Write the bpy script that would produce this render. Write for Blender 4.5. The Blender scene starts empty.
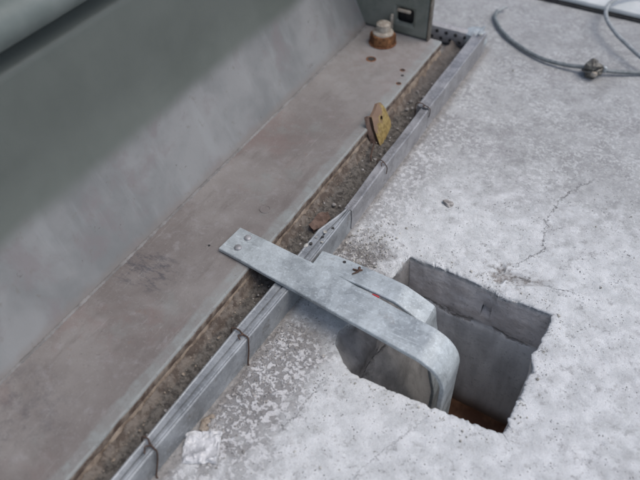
import bpy, bmesh, math, random
import numpy as np
from mathutils import Vector, Matrix, noise

random.seed(7)
col = bpy.context.scene.collection
MM = 0.001

# ------------------------------------------------------------------ node helper
class NT:
    def __init__(s, name, rough=0.8, metallic=0.0, spec=0.5):
        s.m = bpy.data.materials.new(name); s.m.use_nodes = True
        s.t = s.m.node_tree; s.t.nodes.clear()
        s.out = s.t.nodes.new('ShaderNodeOutputMaterial')
        s.b = s.t.nodes.new('ShaderNodeBsdfPrincipled')
        s.t.links.new(s.b.outputs[0], s.out.inputs[0])
        s.b.inputs['Roughness'].default_value = rough
        s.b.inputs['Metallic'].default_value = metallic
        s.b.inputs['Specular IOR Level'].default_value = spec
        tc = s.t.nodes.new('ShaderNodeTexCoord'); s.co = tc.outputs['Object']
        g = s.t.nodes.new('ShaderNodeNewGeometry'); s.pos = g.outputs['Position']; s.nrm = g.outputs['Normal']
    def put(s, sock, v):
        if isinstance(v, (int, float)): sock.default_value = v
        elif isinstance(v, (tuple, list)):
            v = tuple(v)
            if len(sock.default_value) == 4 and len(v) == 3: v = v + (1,)
            sock.default_value = v
        else: s.t.links.new(v, sock)
    def mapv(s, scale=(1, 1, 1), rot=(0, 0, 0), loc=(0, 0, 0), v=None):
        n = s.t.nodes.new('ShaderNodeMapping'); s.put(n.inputs[0], v if v is not None else s.pos)
        n.inputs['Scale'].default_value = scale; n.inputs['Rotation'].default_value = rot
        n.inputs['Location'].default_value = loc
        return n.outputs[0]
    def noise(s, scale, detail=5, rough=0.6, v=None, dist=0.0):
        n = s.t.nodes.new('ShaderNodeTexNoise'); s.put(n.inputs['Vector'], v if v is not None else s.pos)
        n.inputs['Scale'].default_value = scale; n.inputs['Detail'].default_value = detail
        n.inputs['Roughness'].default_value = rough; n.inputs['Distortion'].default_value = dist
        return n.outputs['Fac']
    def noisec(s, scale, detail=3, v=None):
        n = s.t.nodes.new('ShaderNodeTexNoise'); s.put(n.inputs['Vector'], v if v is not None else s.pos)
        n.inputs['Scale'].default_value = scale; n.inputs['Detail'].default_value = detail
        return n.outputs['Color']
    def voro(s, scale, feature='F1', v=None, out='Distance'):
        n = s.t.nodes.new('ShaderNodeTexVoronoi'); n.feature = feature
        s.put(n.inputs['Vector'], v if v is not None else s.pos)
        n.inputs['Scale'].default_value = scale
        return n.outputs[out]
    def ramp(s, f, a, b, lo=0.0, hi=1.0):
        n = s.t.nodes.new('ShaderNodeMapRange'); n.interpolation_type = 'SMOOTHSTEP'
        s.put(n.inputs[0], f); n.inputs[1].default_value = a; n.inputs[2].default_value = b
        n.inputs[3].default_value = lo; n.inputs[4].default_value = hi
        return n.outputs[0]
    def math(s, op, a, b=0.0, c=None):
        n = s.t.nodes.new('ShaderNodeMath'); n.operation = op
        s.put(n.inputs[0], a); s.put(n.inputs[1], b)
        if c is not None: s.put(n.inputs[2], c)
        return n.outputs[0]
    def mix(s, f, a, b, mode='MIX'):
        n = s.t.nodes.new('ShaderNodeMix'); n.data_type = 'RGBA'; n.blend_type = mode
        s.put(n.inputs[0], f); s.put(n.inputs[6], a); s.put(n.inputs[7], b)
        return n.outputs[2]
    def vadd(s, a, b, k):
        n = s.t.nodes.new('ShaderNodeVectorMath'); n.operation = 'MULTIPLY_ADD'
        s.put(n.inputs[0], b); n.inputs[1].default_value = (k, k, k); s.put(n.inputs[2], a)
        return n.outputs[0]
    def xyz(s, v=None):
        n = s.t.nodes.new('ShaderNodeSeparateXYZ'); s.put(n.inputs[0], v if v is not None else s.pos)
        return n.outputs
    def curve(s, f, pts, lo, hi):
        # float curve of f (range lo..hi) through pts [(f, value)], value range -0.5..0.5 m
        n = s.t.nodes.new('ShaderNodeFloatCurve')
        x = s.math('DIVIDE', s.math('SUBTRACT', f, lo), hi - lo)
        c = n.mapping.curves[0]
        P = [((a - lo) / (hi - lo), b + 0.5) for a, b in pts]
        c.points[0].location = P[0]; c.points[1].location = P[-1]
        for p in P[1:-1]: c.points.new(*p)
        for p in c.points: p.handle_type = 'VECTOR'
        n.mapping.update(); s.put(n.inputs[1], x)
        return s.math('SUBTRACT', n.outputs[0], 0.5)
    def attr(s, name):
        n = s.t.nodes.new('ShaderNodeAttribute'); n.attribute_name = name
        return n.outputs['Fac']
    def bump(s, h, dist, strength=1.0, prev=None):
        n = s.t.nodes.new('ShaderNodeBump'); s.put(n.inputs['Height'], h)
        n.inputs['Distance'].default_value = dist; n.inputs['Strength'].default_value = strength
        if prev is not None: s.t.links.new(prev, n.inputs['Normal'])
        return n.outputs[0]
    def done(s, color, normal=None, rough=None, metal=None):
        s.put(s.b.inputs['Base Color'], color)
        if normal is not None: s.t.links.new(normal, s.b.inputs['Normal'])
        if rough is not None: s.put(s.b.inputs['Roughness'], rough)
        if metal is not None: s.put(s.b.inputs['Metallic'], metal)
        return s.m

# ------------------------------------------------------------------ materials
def mat_concrete():
    n = NT('weathered_concrete', 0.93, 0, 0.2)
    X, Y, Z = n.xyz()
    wv = n.vadd(n.pos, n.noisec(14, 3), 0.03)
    w2 = n.vadd(n.pos, n.noisec(90, 3), 0.008)
    big = n.noise(5, 3, 0.5, v=wv)
    med = n.noise(26, 6, 0.65, v=wv)
    fine = n.noise(120, 6, 0.7)
    grain = n.noise(700, 3, 0.7)
    dark_patch = n.attr('stain')          # per-vertex masks modelled with the slab
    light_patch = n.attr('pale')
    c = n.mix(n.ramp(med, 0.34, 0.66), (0.295, 0.30, 0.298), (0.43, 0.44, 0.438))
    c = n.mix(n.math('MULTIPLY', n.ramp(big, 0.48, 0.66), 0.3), c, (0.31, 0.298, 0.31))
    # pale lime bloom: crisp small flakes gathered in loose clouds
    cloud = n.ramp(n.noise(13, 4, 0.65), 0.36, 0.60, 0.25, 1)
    bl = n.math('MULTIPLY', n.ramp(n.noise(150, 5, 0.75, v=w2), 0.50, 0.57), cloud)
    c = n.mix(n.math('MULTIPLY', bl, 0.62), c, (0.65, 0.67, 0.665))
    ringv = n.voro(130, v=w2)
    ringm = n.math('MULTIPLY', n.ramp(n.math('ABSOLUTE', n.math('SUBTRACT', ringv, 0.42)), 0.02, 0.09, 1, 0), n.ramp(n.noise(30, 3), 0.42, 0.6))
    c = n.mix(n.math('MULTIPLY', ringm, 0.28), c, (0.67, 0.685, 0.68))
    c = n.mix(n.math('MULTIPLY', n.ramp(n.noise(95, 6, 0.75), 0.55, 0.64), 0.5), c, (0.245, 0.24, 0.25))
    # worn pale skin near the pit
    pk = n.math('MULTIPLY', light_patch, n.ramp(n.noise(80, 6, 0.75, v=w2), 0.36, 0.46, 0.25, 1))
    c = n.mix(pk, c, n.mix(n.ramp(n.noise(40, 4, .6), .35, .65), (0.60, 0.622, 0.625), (0.79, 0.81, 0.815)))
    c = n.mix(n.math('MULTIPLY', n.ramp(n.noise(320, 3, 0.7), 0.59, 0.66), 0.45), c, (0.25, 0.235, 0.24))
    # pits
    pv = n.voro(230, v=w2)
    pits = n.math('MULTIPLY', n.ramp(pv, 0.10, 0.24, 1, 0), n.ramp(n.noise(45, 3), 0.49, 0.62))
    c = n.mix(n.math('MULTIPLY', pits, 0.85), c, (0.15, 0.14, 0.14))
    # grimy flaked zone
    fl = n.voro(115, v=w2)
    flk = n.ramp(n.noise(150, 4, 0.65, v=w2), 0.47, 0.55)
    grime = n.mix(flk, (0.18, 0.17, 0.165), (0.62, 0.615, 0.62))
    c = n.mix(n.math('MULTIPLY', dark_patch, 0.85), c, grime)
    c = n.mix(n.attr('dirt'), c, n.mix(n.ramp(fine, .4, .6), (0.13, 0.12, 0.11), (0.26, 0.24, 0.22)))
    c = n.mix(n.math('MULTIPLY', n.ramp(grain, 0.35, 0.75), 0.3), c, (0.28, 0.275, 0.285))
    c = n.mix(n.ramp(Y, 0.30, 0.75, 0, 0.30), c, (0.24, 0.245, 0.25))
    # cracks that run over the slab
    jn = n.math('MULTIPLY', n.math('SUBTRACT', n.noise(55, 6, 0.75), 0.5), 0.030)
    jn2 = n.math('MULTIPLY', n.math('SUBTRACT', n.noise(140, 4, 0.7), 0.5), 0.016)
    def crack(dep, par, pts, lo, hi, w):
        d = n.math('ABSOLUTE', n.math('SUBTRACT', n.math('SUBTRACT', dep, n.curve(par, pts, lo, hi)), n.math('ADD', jn, jn2)))
        m = n.ramp(d, w * 0.3, w, 1, 0)
        m = n.math('MULTIPLY', m, n.math('MULTIPLY', n.ramp(par, pts[0][0], pts[0][0] + 0.015), n.ramp(par, pts[-1][0] - 0.05, pts[-1][0], 1, 0)))
        return n.math('MULTIPLY', m, n.ramp(Z, -0.012, -0.006))
    cr = crack(X, Y, [(0.045, 0.131), (0.075, 0.142), (0.098, 0.156), (0.173, 0.140), (0.237, 0.152), (0.30, 0.185)], -0.5, 0.5, 0.0008)
    cr2 = crack(Y, X, [(0.125, 0.03), (0.15, 0.036), (0.18, 0.034), (0.24, 0.05)], -0.5, 0.5, 0.0006)
    cr3 = crack(X, Y, [(-0.33, -0.02), (-0.28, -0.012), (-0.22, -0.008)], -0.5, 0.5, 0.0012)
    cr4 = crack(X, Y, [(-0.36, 0.07), (-0.31, 0.085), (-0.25, 0.11), (-0.21, 0.118)], -0.5, 0.5, 0.0007)
    cr5 = crack(X, Y, [(0.25, 0.26), (0.36, 0.31), (0.5, 0.3), (0.5, 0.3)][:3], -0.6, 0.6, 0.0007)
    allc = n.math('MAXIMUM', n.math('MAXIMUM', cr, n.math('MULTIPLY', cr2, .6)), n.math('MAXIMUM', n.math('MULTIPLY', cr3, .6), n.math('MULTIPLY', cr4, .4)))
    allc = n.math('MAXIMUM', allc, n.math('MULTIPLY', cr5, .5))
    c = n.mix(n.math('MULTIPLY', allc, 0.65), c, (0.14, 0.13, 0.13))
    # pit walls: browner cast layer above, smooth grey below, both lightened to offset pit shade
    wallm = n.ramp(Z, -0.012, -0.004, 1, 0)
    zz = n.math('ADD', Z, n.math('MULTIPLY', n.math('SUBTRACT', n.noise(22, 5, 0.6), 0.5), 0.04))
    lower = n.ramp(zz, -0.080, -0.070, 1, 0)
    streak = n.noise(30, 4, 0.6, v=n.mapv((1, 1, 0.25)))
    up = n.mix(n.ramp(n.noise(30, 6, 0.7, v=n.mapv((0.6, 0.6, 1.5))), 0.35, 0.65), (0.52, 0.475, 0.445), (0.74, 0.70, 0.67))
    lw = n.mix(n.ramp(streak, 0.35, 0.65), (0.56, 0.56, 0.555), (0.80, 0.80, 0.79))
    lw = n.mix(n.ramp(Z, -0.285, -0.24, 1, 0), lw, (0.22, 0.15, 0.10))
    w = n.mix(lower, up, lw)
    seam = n.ramp(n.math('ABSOLUTE', n.math('ADD', zz, 0.075)), 0.0008, 0.004, 1, 0)
    seam = n.math('MULTIPLY', seam, n.ramp(n.noise(38, 3), 0.38, 0.55))
    w = n.mix(n.math('MULTIPLY', seam, 0.6), w, (0.13, 0.115, 0.105))
    w = n.mix(n.math('MULTIPLY', n.ramp(fine, 0.55, 0.75), 0.5), w, (0.13, 0.12, 0.115))
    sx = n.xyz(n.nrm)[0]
    w = n.mix(n.math('MULTIPLY', n.ramp(sx, 0.2, 0.45), 0.86), w, n.mix(n.ramp(n.noise(26, 5, .6), .35, .65), (0.10, 0.10, 0.102), (0.24, 0.238, 0.235)))  # wall facing +X darkened by its normal, shade put into the colour
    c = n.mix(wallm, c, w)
    h = n.math('ADD', n.math('MULTIPLY', fine, 1.0), n.math('MULTIPLY', pits, -0.8))
    h = n.math('ADD', h, n.math('MULTIPLY', allc, -1.0))
    h = n.math('ADD', h, n.math('MULTIPLY', n.math('MULTIPLY', flk, dark_patch), 0.7))
    h = n.math('ADD', h, n.math('MULTIPLY', n.math('MULTIPLY', seam, wallm), -1.5))
    b1 = n.bump(h, 0.0022, 0.8)
    b2 = n.bump(grain, 0.0007, 0.7, b1)
    return n.done(c, b2)

def mat_galv(name='galvanised_steel', k=1.0, tint=(1, 1, 1.03), dirty=0.35, scale=1.0):
    n = NT(name, 0.5, 0.35, 0.5)
    a = n.noise(22 * scale, 5, 0.6, v=n.vadd(n.pos, n.noisec(30), 0.02))
    sc = n.noise(60, 4, 0.6, v=n.mapv((1.6, 0.18, 1.6)))
    fine = n.noise(260, 4, 0.7)
    t = lambda v: tuple(v * k * q for q in tint)
    c = n.mix(n.ramp(a, 0.33, 0.68), t(0.22), t(0.36))
    c = n.mix(n.math('MULTIPLY', n.ramp(sc, 0.52, 0.68), 0.35), c, t(0.22))
    c = n.mix(n.math('MULTIPLY', n.ramp(n.noise(55, 6, 0.72), 0.56, 0.68), dirty), c, (0.14, 0.13, 0.115))
    c = n.mix(n.math('MULTIPLY', n.ramp(fine, 0.52, 0.66), 0.45), c, t(0.48))
    c = n.mix(n.math('MULTIPLY', n.ramp(n.noise(420, 4, .75), 0.54, 0.64), 0.45), c, t(0.15))
    spg = n.t.nodes.new('ShaderNodeSeparateColor'); n.put(spg.inputs[0], n.voro(95, v=n.vadd(n.pos, n.noisec(80), .006), out='Color'))
    c = n.mix(n.math('MULTIPLY', n.ramp(spg.outputs[0], 0.3, 0.9), 0.16), c, t(0.55))
    c = n.mix(n.math('MULTIPLY', n.ramp(n.noise(18, 4, 0.7), 0.66, 0.76), 0.25), c, (0.22, 0.15, 0.11))
    sc3 = n.noise(150, 3, 0.8, v=n.mapv((0.10, 2.4, 1), (0, 0, 0.12)))
    c = n.mix(n.math('MULTIPLY', n.ramp(sc3, 0.60, 0.66), 0.3), c, t(0.55))
    r = n.ramp(a, 0.3, 0.7, 0.36, 0.6)
    b = n.bump(n.noise(34, 3, 0.5), 0.002, 0.5)
    b = n.bump(fine, 0.0004, 0.6, b)
    return n.done(c, b, r)

def mat_plate():
    n = NT('dirty_painted_base_steel', 0.55, 0.0, 0.5)
    X, Y, Z = n.xyz()
    wv = n.vadd(n.pos, n.noisec(9, 3), 0.05)
    a = n.noise(9, 5, 0.6, v=wv)
    b_ = n.noise(45, 6, 0.7, v=wv)
    st = n.noise(28, 5, 0.65, v=n.mapv((1.4, 0.35, 1)))
    c = n.mix(n.ramp(a, 0.35, 0.66), (0.158, 0.140, 0.132), (0.228, 0.213, 0.203))
    c = n.mix(n.math('MULTIPLY', n.ramp(b_, 0.52, 0.7), 0.4), c, (0.29, 0.28, 0.285))
    c = n.mix(n.math('MULTIPLY', n.ramp(st, 0.55, 0.72), 0.5), c, (0.125, 0.108, 0.10))
    c = n.mix(n.math('MULTIPLY', n.ramp(n.noise(6, 4, .7, v=n.vadd(n.pos, n.noisec(20), .05)), 0.50, 0.62), 0.45), c, (0.19, 0.135, 0.125))
    c = n.mix(n.math('MULTIPLY', n.ramp(n.noise(11, 5, .7), 0.55, 0.68), 0.4), c, (0.20, 0.215, 0.205))
    # dust and a painted-in sky reflection toward the far end, and a grey green paint film along the outer edge
    c = n.mix(n.ramp(Y, 0.05, 0.5, 0, 0.62), c, n.mix(n.ramp(b_, 0.4, 0.6), (0.33, 0.325, 0.32), (0.255, 0.243, 0.235)))
    ex = n.math('ADD', X, n.math('MULTIPLY', n.math('SUBTRACT', n.noise(25, 5, .7), 0.5), 0.016))
    edge = n.ramp(ex, -0.186, -0.180)
    c = n.mix(n.math('MULTIPLY', edge, n.ramp(b_, 0.35, 0.6, 0.7, 0.25)), c, (0.26, 0.285, 0.28))
    rim = n.math('MULTIPLY', n.ramp(X, -0.1705, -0.169), n.ramp(n.noise(50, 5, .7), .36, .5))
    c = n.mix(n.math('MULTIPLY', rim, 0.55), c, (0.33, 0.35, 0.34))
    # dark scrape marks near the crease
    d = n.math('ADD', n.math('POWER', n.math('DIVIDE', n.math('ADD', X, 0.283), 0.040), 2), n.math('POWER', n.math('DIVIDE', n.math('ADD', Y, 0.225), 0.032), 2))
    scr = n.math('MULTIPLY', n.ramp(d, 0.2, 2.2, 1, 0), n.ramp(n.noise(95, 6, 0.8, v=n.mapv((0.55, 1.3, 1), (0, 0, 0.5))), 0.47, 0.60))
    d2 = n.math('ADD', n.math('POWER', n.math('DIVIDE', n.math('ADD', X, 0.28), 0.06), 2), n.math('POWER', n.math('DIVIDE', n.math('ADD', Y, 0.46), 0.05), 2))
    scr2 = n.math('MULTIPLY', n.ramp(d2, 0.2, 2.0, 1, 0), n.ramp(n.noise(60, 6, 0.8), 0.42, 0.66))
    c = n.mix(n.math('MULTIPLY', n.math('MAXIMUM', scr, n.math('MULTIPLY', scr2, .6)), 0.8), c, (0.075, 0.072, 0.080))
    c = n.mix(n.math('MULTIPLY', n.ramp(n.noise(34, 4, .7), 0.66, 0.74), 0.4), c, (0.19, 0.125, 0.09))
    sc2 = n.noise(120, 4, 0.8, v=n.mapv((2.2, 0.12, 1), (0, 0, 0.35)))
    c = n.mix(n.math('MULTIPLY', n.ramp(sc2, 0.60, 0.68), 0.3), c, (0.31, 0.30, 0.29))
    c = n.mix(n.math('MULTIPLY', n.ramp(n.noise(330, 3, .7), 0.58, 0.68), 0.35), c, (0.30, 0.29, 0.28))
    c = n.mix(n.math('MULTIPLY', n.ramp(n.noise(210, 4, .7), 0.60, 0.68), 0.4), c, (0.085, 0.075, 0.07))
    # plate rim: bare rust below the top face
    side = n.ramp(Z, 0.0335, 0.0365, 1, 0)
    rust = n.mix(n.ramp(n.noise(70, 5, .7), .38, .62), (0.10, 0.07, 0.055), (0.27, 0.225, 0.185))
    c = n.mix(side, c, rust)
    b = n.bump(b_, 0.0016, 0.6)
    b = n.bump(n.noise(400, 3, 0.6), 0.0004, 0.5, b)
    return n.done(c, b, n.ramp(a, 0.3, 0.7, 0.5, 0.72))

def mat_skirt():
    n = NT('dusty_grey_green_paint', 0.6, 0, 0.45)
    X, Y, Z = n.xyz()
    wv = n.vadd(n.pos, n.noisec(9, 3), 0.05)
    a = n.noise(8, 5, 0.6, v=wv); f = n.noise(70, 6, 0.7)
    dr = n.noise(26, 4, 0.6, v=n.mapv((0.3, 1.4, 0.3)))
    c = n.mix(n.ramp(a, 0.35, 0.65), (0.172, 0.180, 0.182), (0.240, 0.246, 0.248))
    c = n.mix(n.math('MULTIPLY', n.ramp(dr, 0.52, 0.7), 0.35), c, (0.28, 0.295, 0.30))
    c = n.mix(n.math('MULTIPLY', n.ramp(n.noise(14, 5, 0.65, v=wv), 0.5, 0.66), 0.6), c, (0.185, 0.165, 0.17))
    dt = n.noise(60, 4, 0.8, v=n.mapv((1, .6, 1.0)))
    c = n.mix(n.math('MULTIPLY', n.ramp(dt, 0.66, 0.70), 0.6), c, (0.09, 0.08, 0.075))
    c = n.mix(n.math('MULTIPLY', n.ramp(f, 0.58, 0.72), 0.45), c, (0.15, 0.135, 0.12))
    # grime collecting just above the crease
    zc = n.math('ADD', Z, n.math('MULTIPLY', n.noise(30, 5, 0.7), 0.02))
    c = n.mix(n.ramp(zc, 0.047, 0.062, 0.6, 0), c, (0.20, 0.175, 0.16))
    # bare green paint where the housing starts
    zt = n.math('ADD', Z, n.math('MULTIPLY', n.noise(12, 3, 0.5), 0.02))
    g = n.mix(n.ramp(n.noise(5, 4, .6, v=wv), .35, .65), (0.108, 0.124, 0.112), (0.132, 0.149, 0.136))
    g = n.mix(n.math('MULTIPLY', n.ramp(dr, .5, .8), .12), g, (0.16, 0.175, 0.16))
    c = n.mix(n.ramp(zt, 0.143, 0.172), c, g)
    b = n.bump(f, 0.0010, 0.5)
    return n.done(c, b, n.ramp(a, 0.3, 0.7, 0.45, 0.65))

def mat_rust(name='rusty_steel', a=(0.085, 0.035, 0.018), b=(0.27, 0.125, 0.06), sc=90):
    n = NT(name, 0.85, 0.0, 0.3)
    f = n.noise(sc, 6, 0.7)
    c = n.mix(n.ramp(f, 0.35, 0.65), a, b)
    return n.done(c, n.bump(n.noise(sc * 3, 4, .7), 0.001, 0.8))

def mat_simple(name, a, b, sc, rough=0.7, metal=0.0, bump=0.0006, spec=.5):
    n = NT(name, rough, metal, spec)
    f = n.noise(sc, 5, 0.65)
    c = n.mix(n.ramp(f, 0.35, 0.65), a, b)
    return n.done(c, n.bump(n.noise(sc * 2.5, 4, .6), bump, 0.8))

def mat_yellow():
    n = NT('chipped_yellow_paint', 0.65, 0, 0.4)
    f = n.noise(85, 5, 0.7)
    X, Y, Z = n.xyz()
    c = n.mix(n.ramp(n.noise(200, 4, .6), .4, .6), (0.23, 0.165, 0.06), (0.35, 0.265, 0.105))
    rm = n.math('ADD', f, n.ramp(n.math('SUBTRACT', Z, n.math('MULTIPLY', n.math('SUBTRACT', Y, 0.213), 0.7)), 0.02, 0.065, -0.16, 0.14))
    c = n.mix(n.ramp(rm, 0.44, 0.54), c, (0.23, 0.155, 0.11))
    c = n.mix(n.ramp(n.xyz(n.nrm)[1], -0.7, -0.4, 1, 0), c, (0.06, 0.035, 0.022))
    return n.done(c, n.bump(f, 0.0012, 0.7))

def mat_soil():
    n = NT('sandy_rust_dirt', 0.95, 0, 0.1)
    X, Y, Z = n.xyz()
    f = n.noise(130, 6, 0.75); g = n.noise(18, 4, 0.6)
    c = n.mix(n.ramp(f, 0.36, 0.62), (0.075, 0.068, 0.062), (0.20, 0.185, 0.165))
    wx = n.math('ADD', X, n.math('MULTIPLY', n.math('SUBTRACT', n.noise(40, 4, .7), .5), 0.02))
    tan = n.mix(n.ramp(n.noise(60, 5, .7), .42, .6), (0.13, 0.105, 0.088), (0.245, 0.215, 0.185))
    c = n.mix(n.ramp(wx, -0.1595, -0.1530, 1, 0), c, tan)
    c = n.mix(n.ramp(Y, 0.28, 0.40, 0, 0.55), c, (0.17, 0.16, 0.155))
    c = n.mix(n.math('MULTIPLY', n.ramp(n.voro(160), 0.0, 0.22, 1, 0), 0.4), c, (0.45, 0.42, 0.38))
    return n.done(c, n.bump(f, 0.004, 1.0))

def mat_water():
    n = NT('stagnant_brown_water', 0.12, 0, 0.5)
    c = n.mix(n.ramp(n.noise(20, 4, .6), .38, .62), (0.13, 0.065, 0.04), (0.27, 0.145, 0.085))
    return n.done(c, n.bump(n.noise(14, 2), 0.002, 0.3))

def mat_foil():
    n = NT('crumpled_clear_film', 0.32, 0.0, 0.6)
    f = n.noise(60, 5, .6)
    c = n.mix(n.ramp(f, .35, .65), (0.36, 0.365, 0.375), (0.62, 0.625, 0.63))
    return n.done(c, n.bump(n.voro(75, v=n.vadd(n.pos, n.noisec(60), .012)), 0.004, 0.9))

M = dict(concrete=mat_concrete(), galv=mat_galv(), galv2=mat_galv('galvanised_channel', 0.94, (0.96, 1.02, 1.07), 0.7),
         strap=mat_galv('galvanised_strap', 1.42, (0.94, 1.03, 1.06), 0.16), plate=mat_plate(), skirt=mat_skirt(),
         rust=mat_rust(), wire=mat_rust('rusty_wire', (0.05, 0.035, 0.03), (0.12, 0.075, 0.055), 200),
         nut=mat_rust('flaking_rust', (0.09, 0.04, 0.018), (0.33, 0.16, 0.07), 60),
         chunk=mat_rust('dull_red_rust', (0.075, 0.048, 0.038), (0.18, 0.125, 0.10), 70),
         bolt=mat_simple('dusty_bolt_end', (0.28, 0.235, 0.19), (0.46, 0.43, 0.37), 90, 0.7, 0.1),
         yellow=mat_yellow(), soil=mat_soil(), water=mat_water(), foil=mat_foil(),
         green=mat_simple('grey_green_paint', (0.15, 0.17, 0.145), (0.22, 0.235, 0.205), 24, 0.55),
         stone=mat_simple('grey_stone', (0.22, 0.21, 0.20), (0.42, 0.40, 0.38), 120, 0.9),
         gravel=mat_simple('mixed_pale_gravel', (0.20, 0.19, 0.165), (0.55, 0.54, 0.50), 60, 0.9),
         sandstone=mat_simple('tan_stone', (0.18, 0.145, 0.11), (0.34, 0.29, 0.235), 120, 0.9),
         cable=mat_simple('grey_cable_sheath', (0.13, 0.15, 0.155), (0.22, 0.24, 0.245), 90, 0.5, 0.0, 0.0003),
         cable2=mat_simple('pale_cable_sheath', (0.24, 0.26, 0.265), (0.36, 0.38, 0.385), 90, 0.5, 0.0, 0.0003),
         clamp=mat_simple('tarnished_clamp', (0.06, 0.055, 0.05), (0.24, 0.23, 0.20), 110, 0.5, 0.3, 0.001),
         board=mat_simple('white_board', (0.52, 0.55, 0.55), (0.64, 0.66, 0.65), 20, 0.7),
         dark=mat_simple('near_black', (0.022, 0.022, 0.024), (0.05, 0.048, 0.046), 80, 0.8),  # near-black; on holes and slot it stands in for shade
         red=mat_simple('red_paint_dab', (0.42, 0.03, 0.04), (0.55, 0.05, 0.06), 80, 0.6),
         grout=mat_rust('stained_grout', (0.12, 0.09, 0.07), (0.30, 0.25, 0.20), 50))

# ------------------------------------------------------------------ object helpers
def link(name, me, mat, parent=None, smooth=True):
    o = bpy.data.objects.new(name, me); col.objects.link(o)
    if mat is not None: me.materials.append(mat)
    if smooth:
        for p in me.polygons: p.use_smooth = True
    if parent is not None: o.parent = parent
    return o

def frombm(name, bm, mat, parent=None, smooth=True, sharp=35, bevel=0.0, seg=2):
    bmesh.ops.recalc_face_normals(bm, faces=bm.faces)
    if bevel > 0:
        es = [e for e in bm.edges if len(e.link_faces) == 2 and e.calc_face_angle(0) > math.radians(30)]
        bmesh.ops.bevel(bm, geom=es, offset=bevel, segments=seg, profile=0.5, affect='EDGES', clamp_overlap=True)
    me = bpy.data.meshes.new(name)
    for e in bm.edges:
        if len(e.link_faces) == 2 and e.calc_face_angle(0) > math.radians(sharp): e.smooth = False
    bm.to_mesh(me); bm.free()
    return link(name, me, mat, parent, smooth)

def tag(o, label=None, cat=None, group=None, kind=None):
    if label: o['label'] = label
    if cat: o['category'] = cat
    if group: o['group'] = group
    if kind: o['kind'] = kind
    return o

def empty(name, loc=(0, 0, 0)):
    o = bpy.data.objects.new(name, None); o.empty_display_size = 0.02; col.objects.link(o)
    o.location = loc
    return o

def part(name, bm, mat, parent, **k):
    """link as child, vertices given in world mm -> local metres of the parent"""
    T = parent.location
    for v in bm.verts: v.co = v.co * MM - T
    return frombm(name, bm, mat, parent, **k)

def solo(name, bm, mat, base, **k):
    T = Vector(base) * MM
    for v in bm.verts: v.co = v.co * MM - T
    o = frombm(name, bm, mat, None, **k); o.location = T
    return o

def extrude_rings(bm, rings, closed=True, cap=True):
    """rings: list of lists of Vector, same length"""
    vs = [[bm.verts.new(p) for p in r] for r in rings]
    n = len(rings[0])
    for a, b in zip(vs[:-1], vs[1:]):
        for i in range(n if closed else n - 1):
            j = (i + 1) % n
            bm.faces.new((a[i], a[j], b[j], b[i]))
    if cap and closed:
        bm.faces.new(list(reversed(vs[0]))); bm.faces.new(vs[-1])
    return vs

def catmull(pts, k=8):
    P = [Vector(p) for p in pts]; out = []
    for i in range(len(P) - 1):
        p0 = P[max(i - 1, 0)]; p1 = P[i]; p2 = P[i + 1]; p3 = P[min(i + 2, len(P) - 1)]
        for s in range(k):
            t = s / k
            out.append(0.5 * ((2 * p1) + (-p0 + p2) * t + (2 * p0 - 5 * p1 + 4 * p2 - p3) * t * t + (-p0 + 3 * p1 - 3 * p2 + p3) * t ** 3))
    out.append(P[-1]); return out

def tube(bm, pts, r, seg=12, k=8, twist=None, rfun=None):
    C = catmull(pts, k)
    up = Vector((0, 0, 1)); rings = []
    prevn = None
    for i, p in enumerate(C):
        d = (C[min(i + 1, len(C) - 1)] - C[max(i - 1, 0)]).normalized()
        if prevn is None:
            nrm = up.cross(d)
            if nrm.length < 0.1: nrm = Vector((1, 0, 0)).cross(d)
            nrm.normalize()
        else:
            nrm = (prevn - d * prevn.dot(d)).normalized()
        prevn = nrm; bn = d.cross(nrm)
        rr = r if rfun is None else r * rfun(i / (len(C) - 1))
        rings.append([p + (nrm * math.cos(a) + bn * math.sin(a)) * rr for a in [2 * math.pi * q / seg for q in range(seg)]])
    extrude_rings(bm, rings)

def box(bm, lo, hi):
    r = bmesh.ops.create_cube(bm, size=1)
    for v in r['verts']:
        v.co = Vector([lo[i] + (v.co[i] + 0.5) * (hi[i] - lo[i]) for i in range(3)])
    return r['verts']

def lump(bm, c, r, seed, flat=0.6, sub=2, rough=0.35):
    q = bmesh.ops.create_icosphere(bm, subdivisions=sub, radius=1)
    ax = Vector((random.uniform(.7, 1.3), random.uniform(.7, 1.3), flat * random.uniform(.8, 1.2)))
    rot = Matrix.Rotation(random.uniform(0, 6.28), 3, 'Z') @ Matrix.Rotation(random.uniform(-.5, .5), 3, 'X')
    for v in q['verts']:
        d = v.co.copy()
        s = 1 + rough * noise.noise(d * 1.6 + Vector((seed * 3.1, seed * 1.7, seed)))
        p = Vector((d.x * ax.x, d.y * ax.y, d.z * ax.z)) * (r * s)
        v.co = rot @ p + Vector(c)

# ------------------------------------------------------------------ CAMERA
Rw = [[0.87237848, 0.48880313, -0.0052248], [0.34292722, -0.61957739, -0.70606288], [-0.34836291, 0.61416233, -0.70812987]]
right, down, fwd = [Vector(r) for r in Rw]
cam_d = bpy.data.cameras.new('camera'); cam = bpy.data.objects.new('camera', cam_d); col.objects.link(cam)
mw = Matrix.Identity(4)
for i in range(3):
    mw[i][0] = right[i]; mw[i][1] = -down[i]; mw[i][2] = -fwd[i]
mw[0][3], mw[1][3], mw[2][3] = 0.23198964, -0.67212362, 0.73414407
cam.matrix_world = mw
cam_d.sensor_width = 36; cam_d.lens = 36 * 725.088 / 640
cam_d.clip_start = 0.01; cam_d.clip_end = 200
cam_d.dof.use_dof = True; cam_d.dof.focus_distance = 0.98; cam_d.dof.aperture_fstop = 4.0
bpy.context.scene.camera = cam

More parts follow.
